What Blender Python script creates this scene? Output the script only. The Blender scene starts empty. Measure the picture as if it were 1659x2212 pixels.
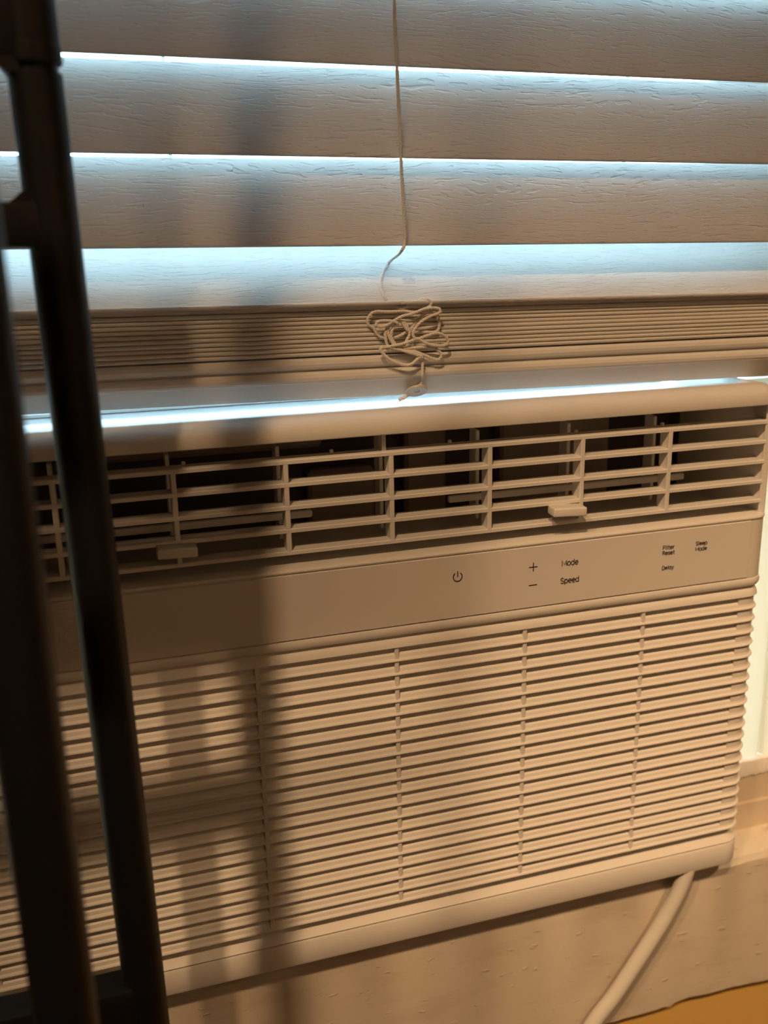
import bpy, bmesh, math, random
from mathutils import Vector, Matrix, Euler
random.seed(4)
S = bpy.context.scene
COL = S.collection
Z0 = 0.62            # height of the air conditioner's bottom edge above the floor
W, H = 1659, 2212

# ------------------------------------------------------------------ camera
cd = bpy.data.cameras.new('camera')
cam = bpy.data.objects.new('camera', cd); COL.objects.link(cam); S.camera = cam
cd.sensor_fit = 'VERTICAL'; cd.sensor_height = 36.0
cd.lens = 2039.94 / H * 36.0
cam.location = (-0.14344, -0.45131, Z0 + 0.39703)
cam.rotation_euler = (1.300725, 0.019862, -0.301134)
cd.clip_start = 0.01
cd.dof.use_dof = True; cd.dof.focus_distance = 0.50; cd.dof.aperture_fstop = 6.5

# ------------------------------------------------------------------ world
world = bpy.data.worlds.new('world'); S.world = world; world.use_nodes = True
bg = world.node_tree.nodes['Background']
bg.inputs['Color'].default_value = (0.56, 0.82, 1.0, 1); bg.inputs['Strength'].default_value = 12.5

# ------------------------------------------------------------------ lamps of the room and an added fill light
LAMPS = [  # reflector spots of the ceiling fixture: (position, aim, watts, half angle in degrees, bulb radius)
    ((-0.58, -1.10, Z0 + 1.70), (0.33, 0.0, Z0 - 0.27), 92.0, 14.7, 0.035),
    ((-1.08, -1.10, Z0 + 1.70), (0.33, 0.0, Z0 - 0.27), 57.0, 13.9, 0.06),
    ((0.50, -1.15, Z0 + 1.70), (0.38, 0.0, Z0 - 0.28), 80.0, 14.2, 0.05),
]
LAMP_COLOUR = (1.0, 0.615, 0.315)
FILL_LIGHT = ((0.75, -2.30, 1.36), 13.0, 0.11)        # added fill light dressed as a standing lamp, unseen behind the viewer: position, watts, radius
# ------------------------------------------------------------------ exposure
vs = S.view_settings
vs.view_transform = 'Standard'; vs.look = 'None'; vs.exposure = 0.0; vs.gamma = 1.0; vs.use_curve_mapping = False

# ------------------------------------------------------------------ materials
def mat(name, col, rough=0.5, var=0.04, nscale=60.0, bump=0.0, bscale=800.0, metal=0.0, spec=0.5, trans=0.0):
    m = bpy.data.materials.new(name); m.use_nodes = True
    n = m.node_tree.nodes; l = m.node_tree.links
    p = n['Principled BSDF']
    p.inputs['Roughness'].default_value = rough; p.inputs['Metallic'].default_value = metal
    p.inputs['Specular IOR Level'].default_value = spec
    tc = n.new('ShaderNodeTexCoord')
    nz = n.new('ShaderNodeTexNoise'); nz.inputs['Scale'].default_value = nscale; nz.inputs['Detail'].default_value = 4
    l.new(tc.outputs['Object'], nz.inputs['Vector'])
    mx = n.new('ShaderNodeMix'); mx.data_type = 'RGBA'
    mx.inputs['A'].default_value = (*[c * (1 - var) for c in col], 1)
    mx.inputs['B'].default_value = (*[min(1, c * (1 + var)) for c in col], 1)
    l.new(nz.outputs['Fac'], mx.inputs['Factor'])
    l.new(mx.outputs['Result'], p.inputs['Base Color'])
    if bump:
        b = n.new('ShaderNodeBump'); b.inputs['Strength'].default_value = bump; b.inputs['Distance'].default_value = 0.0004
        nb = n.new('ShaderNodeTexNoise'); nb.inputs['Scale'].default_value = bscale; nb.inputs['Detail'].default_value = 2
        l.new(tc.outputs['Object'], nb.inputs['Vector'])
        l.new(nb.outputs['Fac'], b.inputs['Height']); l.new(b.outputs['Normal'], p.inputs['Normal'])
    return m

M = {}
M['plastic'] = mat('warm white plastic', (0.72, 0.70, 0.67), 0.42, 0.02, 25, 0.12, 1400)
M['panel'] = mat('satin panel plastic', (0.70, 0.67, 0.64), 0.38, 0.02, 25, 0.05, 1600)
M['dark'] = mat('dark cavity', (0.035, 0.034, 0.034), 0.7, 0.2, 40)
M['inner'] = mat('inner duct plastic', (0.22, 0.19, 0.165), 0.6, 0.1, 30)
M['filter'] = mat('filter mesh', (0.10, 0.085, 0.07), 0.8, 0.15, 200)
M['cabinet'] = mat('galvanised cabinet', (0.55, 0.56, 0.57), 0.45, 0.08, 20, metal=0.3)
M['ink'] = mat('printed ink', (0.028, 0.022, 0.020), 0.5, 0.1, 300)
M['emblem'] = mat('embossed emblem', (0.76, 0.73, 0.70), 0.3, 0.02, 100)
M['black'] = mat('black powder coat', (0.0034, 0.0042, 0.0052), 0.5, 0.15, 60, 0.25, 900, spec=0.3)
M['cordw'] = mat('white braided cord', (0.80, 0.77, 0.72), 0.75, 0.05, 700)
M['cable'] = mat('ivory cable sheath', (0.62, 0.60, 0.55), 0.45, 0.04, 60, 0.05, 300)
M['button'] = mat('white plastic button', (0.55, 0.55, 0.54), 0.35, 0.03, 100)
M['tan'] = mat('mustard wall paint', (0.62, 0.40, 0.11), 0.6, 0.06, 30, 0.5, 260)
M['room'] = mat('cream room paint', (0.66, 0.58, 0.46), 0.7, 0.04, 8, 0.2, 200)
M['floor'] = mat('brown floor boards', (0.25, 0.15, 0.08), 0.5, 0.2, 10, 0.2, 100)
M['strip'] = mat('beige stop board', (0.62, 0.53, 0.42), 0.5, 0.06, 60, 0.3, 300)
M['vinyl'] = mat('white vinyl track', (0.80, 0.78, 0.74), 0.35, 0.04, 60, 0.2, 200)
M['outdoor'] = mat('pale concrete ground', (0.45, 0.45, 0.45), 0.9, 0.1, 3)
M['brass'] = mat('brushed brass', (0.6, 0.45, 0.2), 0.3, 0.05, 40, metal=1.0)
M['shade'] = mat('cream lamp shade', (0.7, 0.62, 0.5), 0.8, 0.03, 60)

def pleat_mat():                                     # translucent vinyl curtain of the side panel
    m = mat('translucent pleated vinyl', (0.86, 0.84, 0.80), 0.45, 0.03, 80)
    n = m.node_tree.nodes; l = m.node_tree.links
    p = n['Principled BSDF']; out = n['Material Output']
    t = n.new('ShaderNodeBsdfTranslucent'); t.inputs['Color'].default_value = (1.0, 0.88, 0.70, 1)
    mx = n.new('ShaderNodeMixShader'); mx.inputs[0].default_value = 0.42
    l.new(p.outputs[0], mx.inputs[1]); l.new(t.outputs[0], mx.inputs[2]); l.new(mx.outputs[0], out.inputs[0])
    return m
M['pleat'] = pleat_mat()
def drum_mat():                                      # thin lit cloth: mostly lets the bulb's light through
    m = mat('thin lamp cloth', (0.85, 0.78, 0.66), 0.8, 0.03, 80)
    n = m.node_tree.nodes; l = m.node_tree.links
    t = n.new('ShaderNodeBsdfTranslucent'); t.inputs['Color'].default_value = (0.95, 0.90, 0.82, 1)
    mx = n.new('ShaderNodeMixShader'); mx.inputs[0].default_value = 0.8
    l.new(n['Principled BSDF'].outputs[0], mx.inputs[1]); l.new(t.outputs[0], mx.inputs[2]); l.new(mx.outputs[0], n['Material Output'].inputs[0])
    return m
M['drum'] = drum_mat()

def glass_mat():
    m = bpy.data.materials.new('window glass'); m.use_nodes = True
    n = m.node_tree.nodes; l = m.node_tree.links
    for x in list(n):
        if x.type != 'OUTPUT_MATERIAL': n.remove(x)
    out = n['Material Output']
    a = n.new('ShaderNodeBsdfTransparent'); a.inputs['Color'].default_value = (0.93, 0.96, 0.96, 1)
    g = n.new('ShaderNodeBsdfGlossy'); g.inputs['Roughness'].default_value = 0.02
    f = n.new('ShaderNodeFresnel'); f.inputs['IOR'].default_value = 1.45
    mx = n.new('ShaderNodeMixShader')
    l.new(f.outputs[0], mx.inputs[0]); l.new(a.outputs[0], mx.inputs[1]); l.new(g.outputs[0], mx.inputs[2])
    l.new(mx.outputs[0], out.inputs[0])
    return m
M['glass'] = glass_mat()

def math_node(n, l, op, a, b=None, c=None):
    x = n.new('ShaderNodeMath'); x.operation = op
    for i, v in enumerate((a, b, c)):
        if v is None: continue
        if isinstance(v, (int, float)): x.inputs[i].default_value = v
        else: l.new(v, x.inputs[i])
    return x.outputs[0]

def slat_mat():                                      # embossed wood grain: short pores that follow wavy grain
    m = mat('embossed faux wood', (0.74, 0.735, 0.72), 0.40, 0.02, 30)
    n = m.node_tree.nodes; l = m.node_tree.links
    p = n['Principled BSDF']
    tc = n.new('ShaderNodeTexCoord'); oi = n.new('ShaderNodeObjectInfo')
    sx = n.new('ShaderNodeSeparateXYZ'); l.new(tc.outputs['Object'], sx.inputs[0])
    off = math_node(n, l, 'MULTIPLY', oi.outputs['Random'], 7.3)
    x = math_node(n, l, 'ADD', sx.outputs['X'], off); z = sx.outputs['Z']
    def noise(vx, vz, kx, kz, detail=0.0, seed=0.0):
        c = n.new('ShaderNodeCombineXYZ')
        l.new(math_node(n, l, 'MULTIPLY', vx, kx), c.inputs[0]); l.new(math_node(n, l, 'MULTIPLY', vz, kz), c.inputs[1])
        c.inputs[2].default_value = seed
        t = n.new('ShaderNodeTexNoise'); t.inputs['Scale'].default_value = 1.0; t.inputs['Detail'].default_value = detail
        l.new(c.outputs[0], t.inputs['Vector'])
        return t.outputs['Fac']
    low = noise(x, z, 7.0, 26.0, 1.0, 3.0)
    zz = math_node(n, l, 'MULTIPLY_ADD', math_node(n, l, 'SUBTRACT', low, 0.5), 0.030, z)
    pore = noise(x, zz, 125.0, 850.0, 1.0, 0.0)
    pore2 = noise(x, zz, 75.0, 560.0, 1.0, 9.0)
    r = n.new('ShaderNodeMapRange'); r.inputs['From Min'].default_value = 0.585; r.inputs['From Max'].default_value = 0.66
    l.new(pore, r.inputs['Value'])
    r2 = n.new('ShaderNodeMapRange'); r2.inputs['From Min'].default_value = 0.62; r2.inputs['From Max'].default_value = 0.72
    l.new(pore2, r2.inputs['Value'])
    hgt = math_node(n, l, 'ADD', math_node(n, l, 'MULTIPLY', r.outputs[0], -0.7), math_node(n, l, 'MULTIPLY', r2.outputs[0], -0.6))
    b = n.new('ShaderNodeBump'); b.inputs['Strength'].default_value = 0.65; b.inputs['Distance'].default_value = 0.0006
    l.new(hgt, b.inputs['Height']); l.new(b.outputs['Normal'], p.inputs['Normal'])
    t = n.new('ShaderNodeBsdfTranslucent'); t.inputs['Color'].default_value = (0.92, 0.92, 0.90, 1)
    mx = n.new('ShaderNodeMixShader'); mx.inputs[0].default_value = 0.10
    l.new(p.outputs[0], mx.inputs[1]); l.new(t.outputs[0], mx.inputs[2]); l.new(mx.outputs[0], n['Material Output'].inputs[0])
    return m
M['slat'] = slat_mat()
M['rail'] = mat('glossy white rail', (0.74, 0.735, 0.72), 0.24, 0.03, 60, 0.10, 700, spec=0.6)

def sill_mat(name, base, worn, thr, nscale, bump=0.8, stretch=(1, 1, 1)):   # old paint with worn and chipped patches
    m = bpy.data.materials.new(name); m.use_nodes = True
    n = m.node_tree.nodes; l = m.node_tree.links
    p = n['Principled BSDF']; p.inputs['Roughness'].default_value = 0.5
    tc = n.new('ShaderNodeTexCoord')
    mp = n.new('ShaderNodeMapping'); mp.inputs['Scale'].default_value = stretch
    l.new(tc.outputs['Object'], mp.inputs['Vector'])
    a = n.new('ShaderNodeTexNoise'); a.inputs['Scale'].default_value = nscale; a.inputs['Detail'].default_value = 6; a.inputs['Roughness'].default_value = 0.6
    l.new(mp.outputs[0], a.inputs['Vector'])
    r = n.new('ShaderNodeValToRGB')
    r.color_ramp.elements[0].position = thr[0]; r.color_ramp.elements[0].color = (*base, 1)
    r.color_ramp.elements[1].position = thr[1]; r.color_ramp.elements[1].color = (*worn, 1)
    l.new(a.outputs['Fac'], r.inputs[0]); l.new(r.outputs[0], p.inputs['Base Color'])
    c = n.new('ShaderNodeTexNoise'); c.inputs['Scale'].default_value = 90; c.inputs['Detail'].default_value = 3
    l.new(mp.outputs[0], c.inputs['Vector'])
    d = n.new('ShaderNodeTexNoise'); d.inputs['Scale'].default_value = 900; d.inputs['Detail'].default_value = 2
    l.new(tc.outputs['Object'], d.inputs['Vector'])
    rr = n.new('ShaderNodeMapRange'); rr.inputs['From Min'].default_value = 0.66; rr.inputs['From Max'].default_value = 0.72
    l.new(c.outputs['Fac'], rr.inputs['Value'])
    h = math_node(n, l, 'ADD', math_node(n, l, 'MULTIPLY', d.outputs['Fac'], 0.22), math_node(n, l, 'MULTIPLY', rr.outputs[0], 0.8))
    h = math_node(n, l, 'ADD', h, math_node(n, l, 'MULTIPLY', r.outputs[0], 0.6))
    b = n.new('ShaderNodeBump'); b.inputs['Strength'].default_value = bump; b.inputs['Distance'].default_value = 0.0008
    l.new(h, b.inputs['Height']); l.new(b.outputs['Normal'], p.inputs['Normal'])
    return m
M['sill'] = sill_mat('chipped sill paint', (0.68, 0.62, 0.52), (0.17, 0.10, 0.055), (0.56, 0.70), 38, 1.0, (1, 1.6, 1))
M['apron'] = sill_mat('brushed apron paint', (0.58, 0.52, 0.44), (0.50, 0.43, 0.35), (0.50, 0.75), 20, 0.6, (1, 1, 3))

# ------------------------------------------------------------------ mesh helpers
def link(name, me, m, parent=None, loc=(0, 0, 0), rot=(0, 0, 0), smooth=True, angle=32):
    o = bpy.data.objects.new(name, me); COL.objects.link(o)
    if m is not None and not me.materials: me.materials.append(m)
    o.location = loc; o.rotation_euler = rot
    if parent is not None: o.parent = parent
    if smooth:
        for p in me.polygons: p.use_smooth = True
        me.set_sharp_from_angle(angle=math.radians(angle))
    return o
def mesh(name, v, f):
    me = bpy.data.meshes.new(name); me.from_pydata([tuple(x) for x in v], [], f); me.update()
    bm = bmesh.new(); bm.from_mesh(me); bmesh.ops.recalc_face_normals(bm, faces=bm.faces); bm.to_mesh(me); bm.free()
    return me
class MB:                                            # collects shapes into one mesh
    def __init__(s): s.bm = bmesh.new()
    def box(s, x0, x1, y0, y1, z0, z1, bev=0.0, seg=2, mtx=None):
        r = bmesh.ops.create_cube(s.bm, size=1.0)
        vs_ = r['verts']
        for v in vs_: v.co = Vector(((x0 + x1) / 2 + v.co.x * (x1 - x0), (y0 + y1) / 2 + v.co.y * (y1 - y0), (z0 + z1) / 2 + v.co.z * (z1 - z0)))
        if mtx is not None:
            for v in vs_: v.co = mtx @ v.co
        if bev:
            ed = list({e for v in vs_ for e in v.link_edges})
            bmesh.ops.bevel(s.bm, geom=ed, offset=bev, segments=seg, affect='EDGES', profile=0.5)
        return s
    def verts_faces(s, v, f):
        vv = [s.bm.verts.new(x) for x in v]
        for q in f: s.bm.faces.new([vv[i] for i in q])
        return s
    def tube(s, pts, r, seg=12, caps=True):
        v, f = tube_geo(pts, r, seg, caps); return s.verts_faces(v, f)
    def build(s, name, m, parent=None, loc=(0, 0, 0), rot=(0, 0, 0), smooth=True, angle=32):
        bmesh.ops.recalc_face_normals(s.bm, faces=s.bm.faces)
        me = bpy.data.meshes.new(name); s.bm.to_mesh(me); s.bm.free()
        return link(name, me, m, parent, loc, rot, smooth, angle)
def tube_geo(pts, r, seg=12, caps=True):
    pts = [Vector(p) for p in pts]; n = len(pts); v = []; f = []
    t0 = (pts[1] - pts[0]).normalized()
    up = Vector((0, 0, 1)) if abs(t0.z) < 0.9 else Vector((1, 0, 0))
    u = t0.cross(up).normalized()
    for i, p in enumerate(pts):
        t = (pts[min(i + 1, n - 1)] - pts[max(i - 1, 0)])
        t = t.normalized() if t.length > 1e-9 else t0
        u = (u - t * u.dot(t)).normalized(); w = t.cross(u)
        rr = r[i] if isinstance(r, (list, tuple)) else r
        for k in range(seg):
            a = 2 * math.pi * k / seg
            v.append(p + (u * math.cos(a) + w * math.sin(a)) * rr)
    for i in range(n - 1):
        for k in range(seg):
            f.append((i * seg + k, i * seg + (k + 1) % seg, (i + 1) * seg + (k + 1) % seg, (i + 1) * seg + k))
    if caps:
        f.append(tuple(range(seg - 1, -1, -1))); f.append(tuple((n - 1) * seg + k for k in range(seg)))
    return v, f
def catmull(P, step=0.0006):
    P = [Vector(p) for p in P]; P = [P[0] * 2 - P[1]] + P + [P[-1] * 2 - P[-2]]
    out = []
    for i in range(1, len(P) - 2):
        a, b, c, d = P[i - 1], P[i], P[i + 1], P[i + 2]
        k = max(2, int((c - b).length / step))
        for j in range(k):
            t = j / k
            out.append(0.5 * ((2 * b) + (c - a) * t + (2 * a - 5 * b + 4 * c - d) * t * t + (3 * b - a - 3 * c + d) * t ** 3))
    out.append(P[-2]); return out
def empty(name, loc, rot=(0, 0, 0)):
    o = bpy.data.objects.new(name, None); COL.objects.link(o); o.location = loc; o.rotation_euler = rot
    o.empty_display_size = 0.05
    return o
def tag(o, label=None, cat=None, group=None, kind=None):
    if label: o['label'] = label
    if cat: o['category'] = cat
    if group: o['group'] = group
    if kind: o['kind'] = kind
    return o

# ------------------------------------------------------------------ room shell
RX0, RX1, RY0 = -2.4, 1.5, -3.0
def slab(name, boxes, m, parent=None):
    b = MB()
    for x in boxes: b.box(*x)
    return tag(b.build(name, m, parent, smooth=False), kind='structure')
WY0, WY1 = 0.0195, 0.15                               # front wall: room face and outer face
OX0, OX1, OZ0, OZ1 = -0.42, 0.342, Z0 - 0.012, Z0 + 0.95   # window opening
slab('floor', [(RX0, RX1, RY0, WY1, -0.1, 0.0)], M['floor'])
slab('ceiling', [(RX0, RX1, RY0, WY1, 2.6, 2.7)], M['room'])
slab('wall_left', [(RX0 - 0.1, RX0, RY0, WY1, 0, 2.6)], M['room'])
slab('wall_right', [(RX1, RX1 + 0.1, RY0, WY1, 0, 2.6)], M['room'])
slab('wall_back', [(RX0 - 0.1, RX1 + 0.1, RY0 - 0.1, RY0, 0, 2.6)], M['room'])
slab('wall_front', [(RX0, OX0, WY0, WY1, 0, 2.6), (OX1, RX1, WY0, WY1, 0, 2.6),
                    (OX0, OX1, WY0, WY1, 0, OZ0 - 0.02), (OX0, OX1, WY0, WY1, OZ1, 2.6)], M['tan'])
slab('ground', [(-12, 12, 0.16, 25, -3.2, -3.0)], M['outdoor'])

# window sill: rounded nosing in front, worn paint on top
def sill_mesh():
    prof = [(0.0193, -0.030), (0.0193, -0.0126), (0.0200, -0.0122), (0.0215, -0.0121), (0.024, -0.0120), (0.036, -0.012), (0.15, -0.012), (0.15, -0.030)]
    xs = [OX0 + i * 0.012 for i in range(int((OX1 - OX0) / 0.012) + 1)]
    v = []; f = []
    for x in xs:
        j = 0.0006 * math.sin(x * 91) + 0.0005 * math.sin(x * 233 + 1)
        for k, (y, z) in enumerate(prof): v.append((x, y + (j if k in (1, 2, 3) else 0), Z0 + z + (j * 0.5 if k in (3,) else 0)))
    n = len(prof)
    for i in range(len(xs) - 1):
        for k in range(n): f.append((i * n + k, i * n + (k + 1) % n, (i + 1) * n + (k + 1) % n, (i + 1) * n + k))
    f.append(tuple(range(n))); f.append(tuple((len(xs) - 1) * n + k for k in range(n)))
    return mesh('trim_1', v, f)
tag(link('trim_1', sill_mesh(), M['sill']), kind='structure', label='worn window sill with chipped cream paint')
# apron board: its lower paint edge is ragged
def apron_mesh():
    n = 240; v = []; f = []
    x0, x1 = OX0 - 0.2, OX1 + 0.3
    rnd = random.Random(2); j = 0
    for i in range(n + 1):
        x = x0 + (x1 - x0) * i / n
        j = j * 0.75 + rnd.uniform(-0.0007, 0.0007)
        zb = Z0 - 0.1178 + 0.0010 * math.sin(x * 38) + j - (0.0016 if abs(x - 0.199) < 0.003 else 0)
        w_ = 0.0007 * math.sin(x * 71) + 0.0005 * math.sin(x * 173 + 1)
        v += [(x, 0.0190, Z0 - 0.0121), (x, 0.0165 + w_, Z0 - 0.0124), (x, 0.0146 + w_, Z0 - 0.0140), (x, 0.0138, Z0 - 0.0175), (x, 0.0138, zb + 0.001), (x, 0.0148, zb), (x, 0.0190, zb)]
    for i in range(n):
        for k in range(7): f.append((i * 7 + k, i * 7 + (k + 1) % 7, i * 7 + 7 + (k + 1) % 7, i * 7 + 7 + k))
    f.append(tuple(range(7))); f.append(tuple(n * 7 + k for k in range(7)))
    return mesh('trim_2', v, f)
tag(link('trim_2', apron_mesh(), M['apron']), kind='structure', label='painted apron board below the window sill')
# stop boards standing on the sill beside the unit (right), with the ragged paint edge of the track above
slab('trim_3', [(0.2385, OX1, 0.0455, 0.072, Z0 - 0.0119, Z0 + 0.0088), (OX0, -0.2385, 0.0455, 0.072, Z0 - 0.0119, Z0 + 0.0088), (-0.238, 0.238, 0.0455, 0.15, Z0 - 0.0119, Z0 + 0.0002)], M['strip'])
slab('trim_4', [(0.2385, OX1, 0.0480, 0.072, Z0 + 0.0090, Z0 + 0.0330), (OX0, -0.2385, 0.0480, 0.072, Z0 + 0.0090, Z0 + 0.0330)], M['strip'])
def track_mesh():
    n = 40; v = []; f = []; rnd = random.Random(7)
    for i in range(n + 1):
        x = 0.2387 + (OX1 - 0.2387) * i / n
        zb = Z0 + 0.0305 + rnd.uniform(-0.0012, 0.0008); zt = Z0 + 0.0410 + rnd.uniform(-0.0004, 0.0004)
        v += [(x, 0.0468, zb), (x, 0.0464, zb + 0.004), (x, 0.0485, zt), (x, 0.072, zt), (x, 0.072, Z0 + 0.0332), (x, 0.0479, Z0 + 0.0332)]
    for i in range(n):
        for k in range(6): f.append((i * 6 + k, i * 6 + (k + 1) % 6, i * 6 + 6 + (k + 1) % 6, i * 6 + 6 + k))
    f.append(tuple(range(6))); f.append(tuple(n * 6 + k for k in range(6)))
    return mesh('trim_5', v, f)
tag(link('trim_5', track_mesh(), M['vinyl']), kind='structure')

# the window behind the blind: frame, sash rail, glass
wn = empty('window_1', ((OX0 + OX1) / 2, 0.12, Z0 + 0.33)); tag(wn, kind='structure', label='daylit window behind the blind')
def wbox(name, x0, x1, y0, y1, z0, z1, m):
    c = ((OX0 + OX1) / 2, 0.12, Z0 + 0.33)
    return MB().box(x0 - c[0], x1 - c[0], y0 - c[1], y1 - c[1], z0 - c[2], z1 - c[2], 0.002, 1).build(name, m, wn)
wbox('window_frame', OX0, OX0 + 0.02, 0.105, 0.15, Z0 - 0.0, OZ1, M['vinyl'])
wbox('window_frame', OX1 - 0.02, OX1, 0.105, 0.15, Z0 - 0.0, OZ1, M['vinyl'])
wbox('window_frame', OX0, OX1, 0.105, 0.15, OZ1 - 0.03, OZ1, M['vinyl'])
wbox('stile_blocker', 0.252, OX1 - 0.02, 0.110, 0.145, Z0 + 0.3085, OZ1 - 0.03, M['vinyl'])  # unseen wide stile, added to block daylight at the right end
wbox('sash_rail', OX0 + 0.02, OX1 - 0.02, 0.118, 0.142, Z0 + 0.3085, Z0 + 0.3205, M['vinyl'])
wbox('pane', OX0 + 0.02, OX1 - 0.02, 0.128, 0.131, Z0 + 0.3205, OZ1 - 0.03, M['glass'])

# ------------------------------------------------------------------ air conditioner
HW, R = 0.2376, 0.0128
AC = empty('air_conditioner', (0, 0, Z0))
tag(AC, 'beige window air conditioner with louvred grille and slatted air vent', 'air conditioner')
def path(yback=0.085, n=7):
    P = [(-HW, yback, -1, 0), (-HW, R, -1, 0)]
    for i in range(1, n): a = math.pi / 2 * i / n; P.append((-HW + R - R * math.cos(a), R - R * math.sin(a), -math.cos(a), -math.sin(a)))
    P += [(-HW + R, 0, 0, -1)]
    Q = [(-x, y, -nx, ny) for (x, y, nx, ny) in reversed(P)]
    return P + Q
PATH = path()
def sweep(profile, P=PATH, closed=False, cap=True):
    v = []; f = []; n = len(profile)
    for (x, y, nx, ny) in P:
        for (d, z) in profile: v.append((x - nx * d, y - ny * d, z))
    for i in range(len(P) - 1):
        for k in range(n if closed else n - 1):
            f.append((i * n + k, i * n + (k + 1) % n, (i + 1) * n + (k + 1) % n, (i + 1) * n + k))
    if closed and cap: f.append(tuple(range(n))); f.append(tuple((len(P) - 1) * n + k for k in range(n)))
    return v, f
# housing: bottom band
v, f = sweep([(0.011, 0.0), (0.0025, 0.0), (0.0008, 0.0006), (0.0, 0.0022), (0.0, 0.0152), (0.0006, 0.0163), (0.002, 0.0166), (0.011, 0.0166)], closed=True)
b = MB().verts_faces(v, f); b.box(-HW + 0.011, HW - 0.011, 0.011, 0.085, 0.0005, 0.004)
bb = b.build('bottom_band', M['plastic'], AC)
# grille frame: trims under and over the louvres
v, f = sweep([(0.0022, 0.0167), (0.0006, 0.0170), (0.0003, 0.0177), (0.0012, 0.0186), (0.0040, 0.0212), (0.0062, 0.0250), (0.0074, 0.0300), (0.0095, 0.0300), (0.0095, 0.0167)], closed=True)
MB().verts_faces(v, f).build('grille_frame', M['plastic'], AC)
v, f = sweep([(0.0080, 0.1890), (0.0006, 0.1890), (0.0, 0.1896), (0.0004, 0.1915), (0.0014, 0.1936), (0.0030, 0.1953), (0.0032, 0.1960), (0.0004, 0.1964), (-0.0004, 0.1978), (-0.0005, 0.2000), (0.0000, 0.2013), (0.0010, 0.2019), (0.0080, 0.2019)], closed=True)
MB().verts_faces(v, f).build('grille_frame', M['plastic'], AC)
# louvres
lv = [(0.0010, 0.0000), (0.0002, 0.0001), (0.0000, 0.0005), (0.0002, 0.0010), (0.0010, 0.0015), (0.0013, 0.0018), (0.0019, 0.0036), (0.0023, 0.0040), (0.0042, 0.0057), (0.0047, 0.0078), (0.0060, 0.0084), (0.0075, 0.0080), (0.0060, 0.0030), (0.0046, 0.0003)]
v, f = sweep(lv, closed=True)
lme = mesh('louver', v, f)
PITCH = 0.0080825
for i in range(20):
    link('louver', lme, M['plastic'], AC, (0, 0, 0.0274 + i * PITCH), angle=25)
for i in range(5):
    x = (i - 2) * 0.0765
    MB().box(x - 0.0012, x + 0.0012, 0.0009, 0.0085, 0.0270, 0.1895, 0.0003, 1).build('grille_rib', M['plastic'], AC)
for sgn in (-1, 1):                                     # smooth corner pieces that close the louvre ends
    P = [(sgn * 0.2195, 0, 0, -1)] + [p for p in (PATH if sgn > 0 else PATH[::-1]) if p[0] * sgn > 0.2199]
    v, f = sweep([(0.0017, 0.0273), (0.0017, 0.1892), (0.0068, 0.1892), (0.0068, 0.0273)], P, closed=True)
    MB().verts_faces(v, f).build('grille_corner', M['plastic'], AC)
MB().box(-HW + 0.012, HW - 0.012, 0.0125, 0.014, 0.017, 0.20).build('filter_screen', M['filter'], AC)
# panel backing and control panel
v, f = sweep([(0.0075, 0.2020), (0.0003, 0.2020), (0.0003, 0.2384), (0.0075, 0.2384)], closed=True)
MB().verts_faces(v, f).build('panel_band', M['panel'], AC)
MB().box(-0.2222, 0.2222, -0.0004, 0.0020, 0.2024, 0.2380, 0.00025, 1).build('control_panel', M['panel'], AC)
# bead and ledge under the vent
v, f = sweep([(0.0085, 0.2385), (0.0005, 0.2385), (-0.0003, 0.2389), (-0.0005, 0.2397), (0.0000, 0.2406), (0.0012, 0.2411), (0.0085, 0.2414)], closed=True)
b = MB().verts_faces(v, f)
b.box(-0.229, 0.229, 0.008, 0.085, 0.2385, 0.2413)
b.build('vent_ledge', M['plastic'], AC)
# top hood with rounded front edge
prof = [(0.012, 0.3066), (0.0012, 0.3066), (0.0002, 0.3071), (0.0, 0.3080), (0.0, 0.3105), (0.0006, 0.3133), (0.0018, 0.3153), (0.0036, 0.3169), (0.0058, 0.3180), (0.0082, 0.3186), (0.0106, 0.3187), (0.0126, 0.3185)]
v, f = sweep(prof)
n = len(prof)
m_ = len(PATH); k0 = len(v)
v += [(-HW + 0.016, 0.032, 0.3158), (HW - 0.016, 0.032, 0.3158), (HW - 0.016, 0.085, 0.3105), (-HW + 0.016, 0.085, 0.3105)]
h_ = m_ // 2
f += [tuple([i * n + n - 1 for i in range(h_)] + [k0, k0 + 3]), tuple([i * n + n - 1 for i in range(h_, m_)] + [k0 + 2, k0 + 1]), ((h_ - 1) * n + n - 1, h_ * n + n - 1, k0 + 1, k0), (k0, k0 + 1, k0 + 2, k0 + 3)]
f.append(tuple(i * n for i in range(len(PATH))))
f += [tuple(range(n)), tuple((len(PATH) - 1) * n + k for k in range(n)), tuple([0, n - 1, k0 + 3, k0 + 2, (m_ - 1) * n + n - 1, (m_ - 1) * n])]
MB().verts_faces(v, f).build('top_hood', M['plastic'], AC)
# corner posts beside the vent
for sgn in (-1, 1):
    P = [p for p in PATH if (p[0] * sgn > HW - R * 0.45)]
    v, f = sweep([(0.0, 0.2410), (0.0, 0.3068), (0.0035, 0.3068), (0.0035, 0.2410)], P, closed=True)
    MB().verts_faces(v, f).build('corner_post', M['plastic'], AC)
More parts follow.
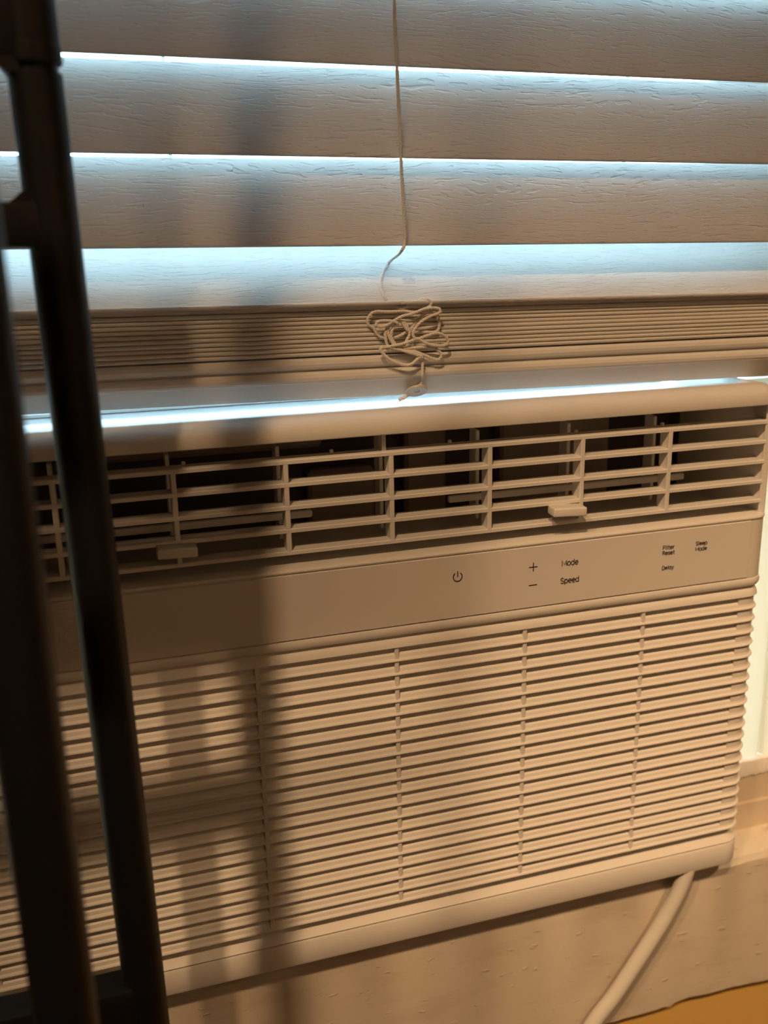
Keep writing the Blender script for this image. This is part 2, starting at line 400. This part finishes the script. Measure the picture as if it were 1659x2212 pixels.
# vent cavity: slanted cheeks, back with filter block, partitions
for sgn in (-1, 1):
    x = lambda a: a * sgn
    v = [(x(.2340), .006, .2412), (x(.2235), .034, .2412), (x(.2235), .085, .2412), (x(.2352), .085, .2412), (x(.2352), .012, .2412)]
    v += [(a, b_, .3066) for a, b_, _ in v]
    f = [(0, 1, 2, 3, 4), (5, 6, 7, 8, 9)] + [(i, (i + 1) % 5, 5 + (i + 1) % 5, 5 + i) for i in range(5)]
    link('vent_cheek', mesh('vent_cheek', v, f), M['plastic'], AC)
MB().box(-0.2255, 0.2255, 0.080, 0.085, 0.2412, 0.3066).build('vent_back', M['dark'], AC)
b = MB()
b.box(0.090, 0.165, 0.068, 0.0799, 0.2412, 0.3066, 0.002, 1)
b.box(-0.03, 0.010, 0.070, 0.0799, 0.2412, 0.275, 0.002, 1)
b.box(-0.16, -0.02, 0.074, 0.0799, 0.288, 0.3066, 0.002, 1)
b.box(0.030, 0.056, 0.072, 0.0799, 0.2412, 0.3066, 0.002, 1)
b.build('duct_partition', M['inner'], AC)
# swinging vanes behind the louvre frame and the links that couple them
for k in range(-5, 2):
    x = 0.1180 + k * 0.0573
    MB().box(x - 0.0011, x + 0.0011, 0.0345, 0.0445, 0.2470, 0.2985, 0.0004, 1).build('air_vane', M['plastic'], AC)
for (xa, xb) in ((-0.19, -0.0370), (0.0415, 0.195)):
    b = MB()
    b.box(xa, xb, 0.0300, 0.0335, 0.2588, 0.2630, 0.0012, 2)
    b.box(xa, xb, 0.0310, 0.0325, 0.2648, 0.2664, 0.0006, 2)
    b.build('vane_link', M['plastic'], AC)
# louvre frame of the vent: five horizontal slats and seven uprights
VY = 0.004
for z in (0.2950, 0.2832, 0.2713, 0.2592, 0.2474):
    pr = [(VY, z), (VY, z + 0.0017), (VY + 0.0005, z + 0.0021), (VY + 0.0095, z + 0.0023), (VY + 0.0095, z + 0.0010), (VY + 0.002, z - 0.0002), (VY + 0.0005, z - 0.0002)]
    xs = (-0.2345, 0.2345)
    v = [(xx, y + (0.0006 if k_ else 0), zz) for k_, xx in enumerate(xs) for (y, zz) in pr]; n = len(pr)
    f = [(k, (k + 1) % n, n + (k + 1) % n, n + k) for k in range(n)] + [tuple(range(n)), tuple(range(n, 2 * n))]
    link('vent_slat', mesh('vent_slat', v, f), M['plastic'], AC, angle=25)
for i in range(7):
    x = (i - 3) * 0.0555
    b = MB(); b.box(x - 0.0013, x + 0.0013, VY + 0.0004, VY + 0.0098, 0.2478, 0.2965, 0.0004, 1)
    if i == 3: b.box(x - 0.0040, x - 0.0018, VY + 0.004, VY + 0.009, 0.2970, 0.3067)
    b.build('vent_rib', M['plastic'], AC)
for x, z, yaw in ((-0.1123, 0.2575, 0), (0.0998, 0.2568, -5)):   # direction tabs
    b = MB(); b.box(-0.0097, 0.0097, -0.0038, 0.0062, -0.0026, 0.0025, 0.0009, 3)
    b.build('vent_tab', M['plastic'], AC, (x, -0.0012, z), (0, math.radians(2.0), math.radians(yaw)))
for x in (-0.2, -0.105, -0.03, 0.035, 0.11, 0.165):   # snap pegs on top of the first slat
    MB().box(x - 0.0010, x + 0.0010, VY + 0.0068, VY + 0.0088, 0.2972, 0.2992, 0.0004, 1).build('snap_peg', M['plastic'], AC)
# metal cabinet running out through the window
b = MB(); b.box(-0.226, 0.226, 0.0852, 0.42, 0.001, 0.3080, 0.003, 2); b.build('cabinet', M['cabinet'], AC)

# printing on the control panel
def arc(cx, cz, rx, rz, a0, a1, n=10): return [(cx + rx * math.cos(math.radians(a0 + (a1 - a0) * i / n)), cz + rz * math.sin(math.radians(a0 + (a1 - a0) * i / n))) for i in range(n + 1)]
def bowl(w=0.5, x=0.0): return arc(x + w / 2, 0.26, w / 2, 0.26, 0, 360, 16)
GLYPH = {                                              # plain grotesk strokes: (advance, strokes), capital height 0.72, x height 0.52
    'M': (0.84, [[(0.05, 0), (0.05, 0.72), (0.39, 0.14), (0.73, 0.72), (0.73, 0)]]),
    'S': (0.62, [arc(0.27, 0.54, 0.22, 0.18, 25, 250, 10) + arc(0.27, 0.18, 0.24, 0.18, 75, -155, 10)]),
    'F': (0.54, [[(0.05, 0), (0.05, 0.72), (0.48, 0.72)], [(0.05, 0.37), (0.43, 0.37)]]),
    'R': (0.62, [[(0.05, 0), (0.05, 0.72), (0.27, 0.72)] + arc(0.29, 0.54, 0.2, 0.18, 80, -80, 8) + [(0.05, 0.36)], [(0.28, 0.36), (0.52, 0)]]),
    'D': (0.68, [[(0.05, 0), (0.05, 0.72), (0.24, 0.72)] + arc(0.24, 0.36, 0.34, 0.36, 85, -85, 12) + [(0.05, 0)]]),
    'o': (0.62, [bowl(0.5, 0.03)]),
    'd': (0.62, [bowl(0.46, 0.03), [(0.49, 0), (0.49, 0.76)]]),
    'p': (0.62, [bowl(0.46, 0.06), [(0.06, 0.52), (0.06, -0.2)]]),
    'a': (0.60, [bowl(0.44, 0.03), [(0.47, 0), (0.47, 0.52)]]),
    'e': (0.60, [[(0.04, 0.27), (0.51, 0.27)] + arc(0.275, 0.26, 0.24, 0.26, 0, 315, 16)]),
    'l': (0.25, [[(0.10, 0), (0.10, 0.76)]]),
    'i': (0.25, [[(0.10, 0), (0.10, 0.52)], [(0.10, 0.67), (0.10, 0.73)]]),
    't': (0.40, [[(0.17, 0.68), (0.17, 0.1), (0.21, 0.02), (0.34, 0.0)], [(0.02, 0.52), (0.33, 0.52)]]),
    'r': (0.40, [[(0.07, 0), (0.07, 0.52)], [(0.07, 0.32), (0.14, 0.46), (0.24, 0.52), (0.34, 0.52)]]),
    's': (0.52, [arc(0.23, 0.39, 0.17, 0.13, 25, 250, 8) + arc(0.23, 0.13, 0.19, 0.13, 75, -155, 8)]),
    'y': (0.54, [[(0.02, 0.52), (0.25, 0.02)], [(0.46, 0.52), (0.20, -0.14), (0.08, -0.2)]]),
}
def text_mesh(s, sw=0.059):
    b = MB(); x = 0.0
    for c in s:
        adv, strokes = GLYPH[c]
        for st in strokes: b.tube([(x + px, pz, 0) for px, pz in st], sw, 6)
        x += adv
    me = bpy.data.meshes.new('lettering'); b.bm.to_mesh(me); b.bm.free()
    me.transform(Matrix.Diagonal((1, 1, 0.004, 1)))      # flat print
    return me
def printed(s, x0, x1, zb, cap, label):               # text between x0 and x1, baseline zb, capital height cap
    me = text_mesh(s)
    xs = [v.co.x for v in me.vertices]; a, b_ = min(xs), max(xs)
    kx = (x1 - x0) / (b_ - a); kz = cap / 0.76
    me.transform(Matrix.Diagonal((kx, kz, 1, 1)) @ Matrix.Translation((-a, 0, 0)))
    o = link('lettering', me, M['ink'], AC, (x0, -0.00052, zb), (math.pi / 2, 0, 0), smooth=False)
    tag(o, label)
printed('Mode', 0.0973, 0.1077, 0.2247, 0.0033, 'dark printed word Mode')
printed('Speed', 0.0968, 0.1084, 0.2143, 0.0033, 'dark printed word Speed')
printed('Filter', 0.1621, 0.1698, 0.2269, 0.0024, 'dark printed word Filter')
printed('Reset', 0.1620, 0.1701, 0.2236, 0.0024, 'dark printed word Reset')
printed('Delay', 0.1623, 0.1702, 0.2145, 0.0024, 'dark printed word Delay')
printed('Sleep', 0.1842, 0.1920, 0.2270, 0.0024, 'dark printed word Sleep')
printed('Mode', 0.1841, 0.1921, 0.2236, 0.0024, 'dark printed small word Mode')
PY0, PY1 = -0.00062, -0.0003
b = MB(); b.box(0.0772, 0.0823, PY0, PY1, 0.22600, 0.22645); b.box(0.07955, 0.0800, PY0, PY1, 0.22365, 0.2288)
tag(b.build('plus_mark', M['ink'], AC, smooth=False), 'dark printed plus sign')
tag(MB().box(0.0773, 0.0823, PY0, PY1, 0.2154, 0.21585).build('minus_mark', M['ink'], AC, smooth=False), 'dark printed minus sign')
def ring_geo(cx, cz, ro, ri, a0, a1, n, y0, y1):
    v = []; f = []
    for i in range(n + 1):
        a = a0 + (a1 - a0) * i / n
        for r in (ro, ri):
            for y in (y0, y1): v.append((cx + r * math.sin(a), y, cz + r * math.cos(a)))
    for i in range(n):
        k = i * 4
        f += [(k, k + 2, k + 6, k + 4), (k + 1, k + 5, k + 7, k + 3), (k, k + 4, k + 5, k + 1), (k + 2, k + 3, k + 7, k + 6)]
    return v, f
b = MB(); b.verts_faces(*ring_geo(0.0348, 0.2260, 0.0028, 0.00232, math.radians(35), math.radians(325), 28, PY0, PY1))
b.box(0.03455, 0.03502, PY0, PY1, 0.2261, 0.2292)
tag(b.build('power_mark', M['ink'], AC, smooth=False), 'dark printed power symbol')
# faint round script emblem at the panel's left end
b = MB(); EX, EZ = -0.1690, 0.2233
b.verts_faces(*ring_geo(EX, EZ, 0.0108, 0.0101, 0, 2 * math.pi, 40, -0.0007, -0.0003))
def curl(pts): b.tube([(EX + x * 0.001, -0.0004, EZ + z * 0.001) for x, _, z in catmull([(x, 0, z) for x, z in pts], 0.5)], 0.00035, 5)
curl([(-1.5, 4.5), (-4.5, 5.5), (-6, 2), (-5, -3.5), (-2.2, -4), (-1.2, -0.5), (-4.2, 0.6)])
curl([(-1.2, -0.5), (-1.5, -5), (-3.8, -7), (-5.5, -5.5)])
curl([(6, 3.5), (4, 5.6), (1.6, 4.2), (2.4, 1.4), (4.4, 0.8), (2, 0), (0.6, -2.6), (2.5, -5), (5.8, -4)])
for k in range(4):
    a = k * math.pi / 2 + 0.4
    curl([(9.4 * math.cos(a), 9.4 * math.sin(a)), (8.0 * math.cos(a + .3), 8.0 * math.sin(a + .3)), (8.3 * math.cos(a + .6), 8.3 * math.sin(a + .6))])
tag(b.build('emblem', M['emblem'], AC), 'faint raised round script emblem')

# pleated curtain panels closing the window either side of the unit (parts of the unit)
for sgn in (-1, 1):
    xe = OX1 - 0.001 if sgn > 0 else OX0 + 0.001
    xa = (HW + 0.003) * sgn
    pts = []; x = xa; k = 0
    npl = max(2, round(abs(xe - xa) / 0.053)); dx = (xe - xa) / npl
    for i in range(npl):
        x = xa + dx * i
        pts += [(x, 0.0520), (x + dx * 0.92, 0.0520), (x + dx * 0.935, 0.0565), (x + dx * 0.985, 0.0565)]
    pts.append((xe, 0.0520))
    v = []; f = []; n = len(pts)
    for (px, py) in pts:
        for dy in (0, 0.0012):
            for z in (0.0414, 0.3140): v.append((px, py + dy, z))
    for i in range(n - 1):
        k = i * 4
        f += [(k, k + 1, k + 5, k + 4), (k + 2, k + 6, k + 7, k + 3), (k + 1, k + 3, k + 7, k + 5), (k, k + 4, k + 6, k + 2)]
    f += [(0, 2, 3, 1), ((n - 1) * 4, (n - 1) * 4 + 1, (n - 1) * 4 + 3, (n - 1) * 4 + 2)]
    o = link('side_curtain', mesh('side_curtain', v, f), M['pleat'], AC, angle=20)
    tag(o, 'white pleated side curtain')

# power cable leaving under the unit
pts = [(0.2005, 0.0052, 0.004), (0.1985, 0.0050, -0.004), (0.1930, 0.0050, -0.0180), (0.1825, 0.0052, -0.0380), (0.1690, 0.0054, -0.0590), (0.1500, 0.0055, -0.0865), (0.1310, 0.0055, -0.1110), (0.100, 0.001, -0.165), (0.06, 0.0, -0.26), (0.045, -0.002, -0.40), (0.05, -0.01, -0.56), (0.07, -0.05, -0.6120), (0.12, -0.12, -0.6148)]
pts = catmull(pts, 0.004)
MB().tube(pts, 0.0050, 14).build('power_cable', M['cable'], AC)

# ------------------------------------------------------------------ window blind
YAW = -0.0511
BL = empty('window_blind', (0, 0.0248, Z0), (0, 0, YAW))
tag(BL, 'white wood-grain horizontal blind hanging over the window', 'blind')
BX0, BX1 = -0.405, 0.288
SW, ST = 0.0430, 0.0021
def slat_mesh(width=SW, th=ST):
    # local z runs across the slat from the front (room) edge, y is the thickness
    c = []
    r = th / 2
    for k in range(5):
        a = math.pi + math.pi * k / 4
        c.append((r * math.cos(a), r + r * math.sin(a)))
    m_ = []
    for k in range(5):
        a = math.pi * k / 4
        m_.append((r * math.cos(a), width - r + r * math.sin(a)))
    prof = c + m_
    xs = [BX0, BX1]
    v = [(x, y, z) for x in xs for (y, z) in prof]; n = len(prof)
    f = [(k, (k + 1) % n, n + (k + 1) % n, n + k) for k in range(n)] + [tuple(range(n)), tuple(range(n, 2 * n))]
    return mesh('slat', v, f)
sme = slat_mesh()
rz_ = math.atan2
sme2 = sme.copy()
def put_slat(z, y, tilt, roll):
    if tilt == math.radians(90): return link('slat', sme2, M['plastic'], BL, (0, y, z), (-tilt, roll, 0), angle=50)
    return link('slat', sme, M['slat'], BL, (0, y, z), (-tilt, roll, 0), angle=50)
# stacked slats lying on the bottom rail
ZS = 0.3448
for i in range(11):
    put_slat(ZS + 0.0011 + i * 0.00222 + 0.0004, 0.0005 + random.uniform(-0.0006, 0.0006), math.radians(90), 0.0072 * i / 10)
# hanging slats: (front lower edge z at x=0, y, tilt from vertical, roll)
put_slat(0.3712, -0.0042, math.radians(95), 0.0075)
put_slat(0.3690, 0.0005, math.radians(43), 0.0078)
put_slat(0.3993, -0.0010, math.radians(13), 0.0090)
put_slat(0.4412, -0.0010, math.radians(12.5), 0.0120)
put_slat(0.4830, -0.0010, math.radians(12.5), 0.0150)
for k in range(10):
    put_slat(0.4830 + 0.042 * (k + 1), -0.0010, math.radians(12.5), 0.0150)
MB().box(BX0, BX1, -0.005, 0.045, 0.9100, 0.9480, 0.002, 2).build('head_rail', M['slat'], BL)
# bottom rail: two beads in front, a slanting lower face behind them
prof = [(0.0040, 0.3448), (0.0012, 0.3443), (0.0001, 0.3430), (-0.0003, 0.3412), (0.0001, 0.3396), (0.0012, 0.3386), (0.0030, 0.3381), (0.0030, 0.3376), (0.0012, 0.3371), (0.0001, 0.3360), (-0.0004, 0.3344), (-0.0001, 0.3328), (0.0008, 0.3317), (0.0022, 0.3312), (0.0028, 0.3306), (0.0098, 0.3237), (0.0110, 0.3233), (0.0130, 0.3258), (0.0440, 0.3270), (0.0460, 0.3290), (0.0460, 0.3440), (0.0450, 0.3448)]
v = [(x, y, z - (0.0036 if (k_ and z < 0.3270 and y < 0.02) else 0)) for k_, x in enumerate((BX0, BX1 - 0.012)) for (y, z) in prof]; n = len(prof)
f = [(k, (k + 1) % n, n + (k + 1) % n, n + k) for k in range(n)] + [tuple(range(n)), tuple(range(n, 2 * n))]
RAIL = link('bottom_rail', mesh('bottom_rail', v, f), M['rail'], BL, angle=24)
# ladder strings that show as small ties in the gaps
for x in (-0.330, -0.098, 0.142, 0.262):
    MB().tube([(x, 0.0112, 0.412), (x, 0.0112, 0.43), (x, 0.0112, 0.915)], 0.0010, 6).build('ladder_string', M['cordw'], BL)

# world point (x, y, z relative to Z0) -> blind space
BM = Matrix.Rotation(-YAW, 4, 'Z') @ Matrix.Translation((0, -0.0248, 0))
# ------------------------------------------------------------------ lift cord: hangs in front, bunches up on the stack, ends in the rail
RC = cam.rotation_euler.to_matrix()
C0 = Vector((-0.14344, -0.45131, 0.39703))
def on_blind(px, py, off):                            # measured photo position laid onto the blind's own front plane
    d = RC @ Vector(((px - W / 2) / 2039.94, -(py - H / 2) / 2039.94, -1))
    a = BM @ C0; e = BM.to_3x3() @ d
    s = (off - a.y) / e.y
    return a + e * s
def Zm(pts, off): return [on_blind(780 + x / 7.54, 640 + y / 7.54, off + o) for (x, y, o) in [(p[0], p[1], p[2] if len(p) > 2 else 0.0) for p in pts]]
hang = [on_blind(x, y, -0.0030) for (x, y) in [(845, -260), (850, -60), (853, 60), (858, 160), (866, 340), (871, 430), (875, 515)]]
hang += [on_blind(x, y, o) for (x, y, o) in [(866, 543, -0.0030)]]
def on_low_slat(px, py, gap=0.0030):                  # laid on the face of the lowest hanging slat
    d = RC @ Vector(((px - W / 2) / 2039.94, -(py - H / 2) / 2039.94, -1))
    a = BM @ C0; e = BM.to_3x3() @ d
    t = math.radians(43); nrm = Vector((0, -math.cos(t), math.sin(t))); p0 = Vector((0, 0.0005, 0.3690)) + nrm * gap
    return a + e * ((p0 - a).dot(nrm) / e.dot(nrm))
hang += [on_low_slat(842, 565), on_low_slat(824, 594), on_low_slat(823, 620), on_low_slat(831, 641), on_low_slat(846, 655, 0.0010), on_low_slat(858, 664, 0.0006)]
hang += [on_low_slat(875, 664, 0.0006)]
hang += Zm([(840, 100, 0.006), (940, 62, 0.001), (1050, 42, -0.002), (1120, 58, -0.004), (1148, 105, -0.0045), (1110, 170, -0.0042), (1000, 225, -0.0035), (870, 262, -0.0028)], 0)
a_ = Zm([(700, 242), (480, 252), (240, 250), (150, 300), (102, 390), (125, 470), (195, 508), (240, 585), (300, 655), (400, 682), (540, 672), (640, 640), (740, 580), (830, 515), (900, 400), (1000, 312), (1080, 258), (1180, 268), (1238, 310), (1262, 410), (1272, 495), (1240, 565), (1150, 588), (1000, 580), (870, 588)], -0.0016)
b_ = Zm([(760, 560), (660, 420), (560, 408), (460, 470), (398, 580), (405, 720), (450, 830), (545, 852), (700, 855), (900, 838), (1100, 828), (1230, 868), (1308, 945), (1272, 1025), (1180, 1022), (1020, 955), (880, 905), (720, 882), (600, 850), (490, 730), (440, 600), (458, 490), (545, 425), (650, 412), (725, 450), (790, 600), (752, 700), (690, 798), (590, 812), (512, 712), (490, 620), (512, 530), (545, 482)], -0.0036)
c_ = Zm([(600, 440), (500, 405), (400, 398), (300, 405), (245, 450), (300, 500), (420, 470), (560, 385), (690, 318), (790, 300), (900, 260), (1040, 205), (1180, 190), (1270, 205), (1295, 250), (1230, 290), (1120, 330), (960, 430), (860, 560), (850, 650), (900, 695), (960, 685), (1080, 640), (1250, 602), (1375, 655), (1420, 740), (1370, 795), (1200, 802), (1050, 762), (920, 692), (800, 735), (700, 770), (560, 800)], -0.0054)
d_ = Zm([(430, 825), (330, 845), (318, 870), (350, 925), (455, 1020), (600, 1088), (720, 1122), (830, 1100), (920, 1020), (975, 975, -0.0006)], -0.0044)
e_ = Zm([(1004, 1000), (1003, 1080), (1000, 1180), (1000, 1290)], -0.0028) + [on_blind(780 + x / 7.54, 640 + y / 7.54, o) for (x, y, o) in [(1008, 1370, 0.0005), (985, 1425, 0.0020), (930, 1470, 0.0032), (885, 1515, 0.0052)]]
def rope(path, r):
    P = catmull(path, 0.0007); V = []; F = []
    tw = 2 * math.pi / (r * 5.2)
    s = [0.0]
    for i in range(1, len(P)): s.append(s[-1] + (P[i] - P[i - 1]).length)
    t0 = (P[1] - P[0]).normalized(); u = t0.cross(Vector((0, 1, 0))).normalized(); fr = []
    for i, p in enumerate(P):
        t = (P[min(i + 1, len(P) - 1)] - P[max(i - 1, 0)]).normalized()
        u = (u - t * u.dot(t)).normalized(); fr.append((u.copy(), t.cross(u)))
    for k in range(3):
        line = []
        for p, (u, w), q in zip(P, fr, s):
            a = q * tw + k * 2 * math.pi / 3
            line.append(p + (u * math.cos(a) + w * math.sin(a)) * r * 0.46)
        v, f = tube_geo(line, r * 0.56, 6)
        o = len(V); V += v; F += [tuple(i + o for i in x) for x in f]
    return V, F
V, F = rope(hang + a_ + b_ + c_ + d_ + d_ + e_, 0.00090)
tag(link('lift_cord', mesh('lift_cord', V, F), M['cordw'], BL, angle=180), 'thin white twisted cord bunched into a tangle on the stacked slats')
V, F = rope([on_blind(884, 852, 0.0080), on_blind(874, 858, 0.0082), on_blind(862, 864, 0.0088)], 0.00105)
link('cord_end', mesh('cord_end', V, F), M['cordw'], BL, angle=180)
# cord button: a shallow dish with a hole on the rail's slanting face
bp = on_blind(900, 842, 0.0034)
b = MB(); sg = 28; v = []; f = []
pr = [(0.0003, 0.0003), (0.0014, 0.0003), (0.0018, 0.0009), (0.0046, 0.0009), (0.0056, 0.0014), (0.0060, 0.0010), (0.0060, 0.0000), (0.0003, 0.0000)]
for k in range(sg):
    a = 2 * math.pi * k / sg
    for (r, h) in pr: v.append((r * math.cos(a), -h, r * math.sin(a)))
n = len(pr)
for k in range(sg):
    for j in range(n): f.append((k * n + j, k * n + (j + 1) % n, ((k + 1) % sg) * n + (j + 1) % n, ((k + 1) % sg) * n + j))
b.verts_faces(v, f)
link_ = b.build('cord_button', M['button'], BL, bp, (math.radians(56), 0, 0), angle=40)

# ------------------------------------------------------------------ black metal rack in front
RK = empty('metal_rack', (-0.150, -0.080, 0.0))
tag(RK, 'black metal tube rack with two upright posts in front of the air conditioner', 'rack')
def rloc(x, y, z): return (x + 0.150, y + 0.080, z)
def post(x0, x1, y, r, name='post'):
    # x0 at the z of the photo's lower edge, x1 at its top edge (a slight lean)
    zl, zt = Z0 + 0.05, Z0 + 0.46
    f_ = lambda z: x0 + (x1 - x0) * (z - zl) / (zt - zl)
    return f_
fp = post(-0.1475, -0.1522, -0.08, 0.0086)
def seg(name, f_, y, r, za, zb, extra=None):
    b = MB(); b.tube([rloc(f_(za), y, za), rloc(f_((za + zb) / 2), y, (za + zb) / 2), rloc(f_(zb), y, zb)], r, 28)
    return b.build(name, M['black'], RK)
seg('post', fp, -0.08, 0.0091, 0.004, Z0 + 0.4575)
seg('post', fp, -0.08, 0.0079, Z0 + 0.4575, Z0 + 0.4605)
seg('post', fp, -0.08, 0.0094, Z0 + 0.4605, Z0 + 0.90)
zc = Z0 + 0.4605
def ring_collar(f_, y, z0, z1, r): 
    b = MB(); b.tube([rloc(f_(z0), y, z0), rloc(f_(z0 + .0006), y, z0 + .0006), rloc(f_(z1 - .001), y, z1 - .001), rloc(f_(z1), y, z1)], [r - .0006, r, r, r - .0008], 28); b.build('collar', M['black'], RK)
ring_collar(fp, -0.08, zc, zc + 0.0065, 0.0097)
fn = lambda z: -0.1697
seg('post', fn, -0.20, 0.0092, 0.004, Z0 + 0.90)
for (x, y) in ((fp(0), -0.08), (-0.1697, -0.20), (-0.75, -0.08), (-0.75, -0.20)):
    b = MB(); b.tube([rloc(x, y, 0.0), rloc(x, y, 0.002), rloc(x, y, 0.012)], [0.0125, 0.0130, 0.0105], 24); b.build('foot', M['black'], RK)
seg('post', lambda z: -0.75, -0.08, 0.0087, 0.004, Z0 + 0.90)
seg('post', lambda z: -0.75, -0.20, 0.0092, 0.004, Z0 + 0.90)
# cross bars in the plane of the rear posts
def bar(x0, x1, y0, y1, z0, z1, bev=0.0015):
    MB().box(x0 + 0.150, x1 + 0.150, y0 + 0.08, y1 + 0.08, z0, z1, bev, 2).build('cross_bar', M['black'], RK)
bar(-0.75, -0.150, -0.088, -0.072, Z0 + 0.0665, Z0 + 0.0855)
bar(-0.75, -0.152, -0.088, -0.072, Z0 + 0.4005, Z0 + 0.4160)
bar(-0.75, -0.154, -0.088, -0.072, Z0 + 0.4620, Z0 + 0.4900)
bar(-0.75, -0.154, -0.088, -0.072, Z0 + 0.86, Z0 + 0.88)
bar(-0.75, -0.172, -0.208, -0.192, Z0 + 0.475, Z0 + 0.535)
bar(-0.75, -0.172, -0.208, -0.192, Z0 + 0.394, Z0 + 0.414)
for z0, z1, x in ((0.4155, 0.4192, -0.1600), (0.4570, 0.4625, -0.1606)):   # welded gussets
    s = 1 if z0 < 0.43 else -1
    za, zb = (Z0 + z0, Z0 + z1) if s > 0 else (Z0 + z1, Z0 + z0)
    v = []
    for y in (-0.0875, -0.0725): v += [rloc(x + 0.004, y, za), rloc(x - 0.0050, y, za), rloc(x - 0.0006, y, zb), rloc(x + 0.004, y, zb)]
    f = [(0, 1, 2, 3), (4, 5, 6, 7)] + [(i, (i + 1) % 4, 4 + (i + 1) % 4, 4 + i) for i in range(4)]
    link('gusset', mesh('gusset', v, f), M['black'], RK)
for z in (Z0 - 0.45, Z0 + 0.85):                          # side rails that tie front and rear posts
    for x in (-0.158, -0.75):
        MB().tube([rloc(x - 0.002, -0.08, z), rloc(x - 0.006, -0.20, z)], 0.006, 16).build('side_rail', M['black'], RK)

# ------------------------------------------------------------------ ceiling light that warms the room (behind the camera)
CL = empty('ceiling_light', (-0.35, -1.12, 2.6))
tag(CL, 'brass ceiling fixture with three cream shades behind the viewer', 'lamp')
MB().tube([(0, 0, 0), (0, 0, -0.02), (0, 0, -0.03)], [0.06, 0.06, 0.02], 24).build('canopy', M['brass'], CL)
for (p, aim, w, ha, r) in LAMPS:
    q = Vector(p) - Vector((-0.35, -1.12, 2.6))
    MB().tube([(0, 0, -0.03), (q.x * 0.5, q.y * 0.5, -0.06), (q.x, q.y, -0.09), (q.x, q.y, q.z + 0.10)], 0.006, 10).build('arm', M['brass'], CL)
    Q_ = (Vector(aim) - Vector(p)).to_track_quat('-Z', 'Y')
    b = MB(); v = []; f = []
    for k in range(24):
        a = 2 * math.pi * k / 24
        for (rr, z) in ((0.050, 0.12), (0.052, 0.12), (0.072, -0.03), (0.070, -0.03)): v.append(q + Q_ @ Vector((rr * math.cos(a), rr * math.sin(a), z)))
    for k in range(24):
        for j in range(4): f.append((k * 4 + j, k * 4 + (j + 1) % 4, ((k + 1) % 24) * 4 + (j + 1) % 4, ((k + 1) % 24) * 4 + j))
    b.verts_faces(v, f); b.build('shade', M['shade'], CL)
    ld = bpy.data.lights.new('bulb', 'SPOT'); ld.energy = w; ld.color = LAMP_COLOUR; ld.shadow_soft_size = r
    ld.spot_size = math.radians(2 * ha); ld.spot_blend = 1.0
    lo = bpy.data.objects.new('bulb', ld); COL.objects.link(lo); lo.parent = CL; lo.location = q
    lo.rotation_euler = (Vector(aim) - Vector(p)).to_track_quat('-Z', 'Y').to_euler()

# ------------------------------------------------------------------ added fill light, dressed as a standing lamp at the back of the room
(fx, fy, fz), fw, fr = FILL_LIGHT
FL = empty('fill_light', (fx, fy, 0))
tag(FL, 'unseen added fill light, dressed as a brass standing lamp with open cream drum shade at the back of the room', 'lamp')
MB().tube([(0, 0, 0), (0, 0, 0.012), (0, 0, 0.022)], [0.13, 0.13, 0.03], 32).build('base', M['brass'], FL)
MB().tube([(0, 0, 0.02), (0, 0, 0.6), (0, 0, fz - 0.14)], 0.009, 14).build('pole', M['brass'], FL)
v = []; f = []
for k in range(32):
    a = 2 * math.pi * k / 32
    for (r, z) in ((0.17, -0.14), (0.168, -0.14), (0.148, 0.14), (0.15, 0.14)): v.append((r * math.cos(a), r * math.sin(a), fz + z))
for k in range(32):
    for j in range(4): f.append((k * 4 + j, k * 4 + (j + 1) % 4, ((k + 1) % 32) * 4 + (j + 1) % 4, ((k + 1) % 32) * 4 + j))
sh = link('fill_shade', mesh('fill_shade', v, f), M['drum'], FL)
ld = bpy.data.lights.new('bulb', 'POINT'); ld.energy = fw; ld.color = (1.0, 0.70, 0.45); ld.shadow_soft_size = fr
lo = bpy.data.objects.new('bulb', ld); COL.objects.link(lo); lo.parent = FL; lo.location = (0, 0, fz)
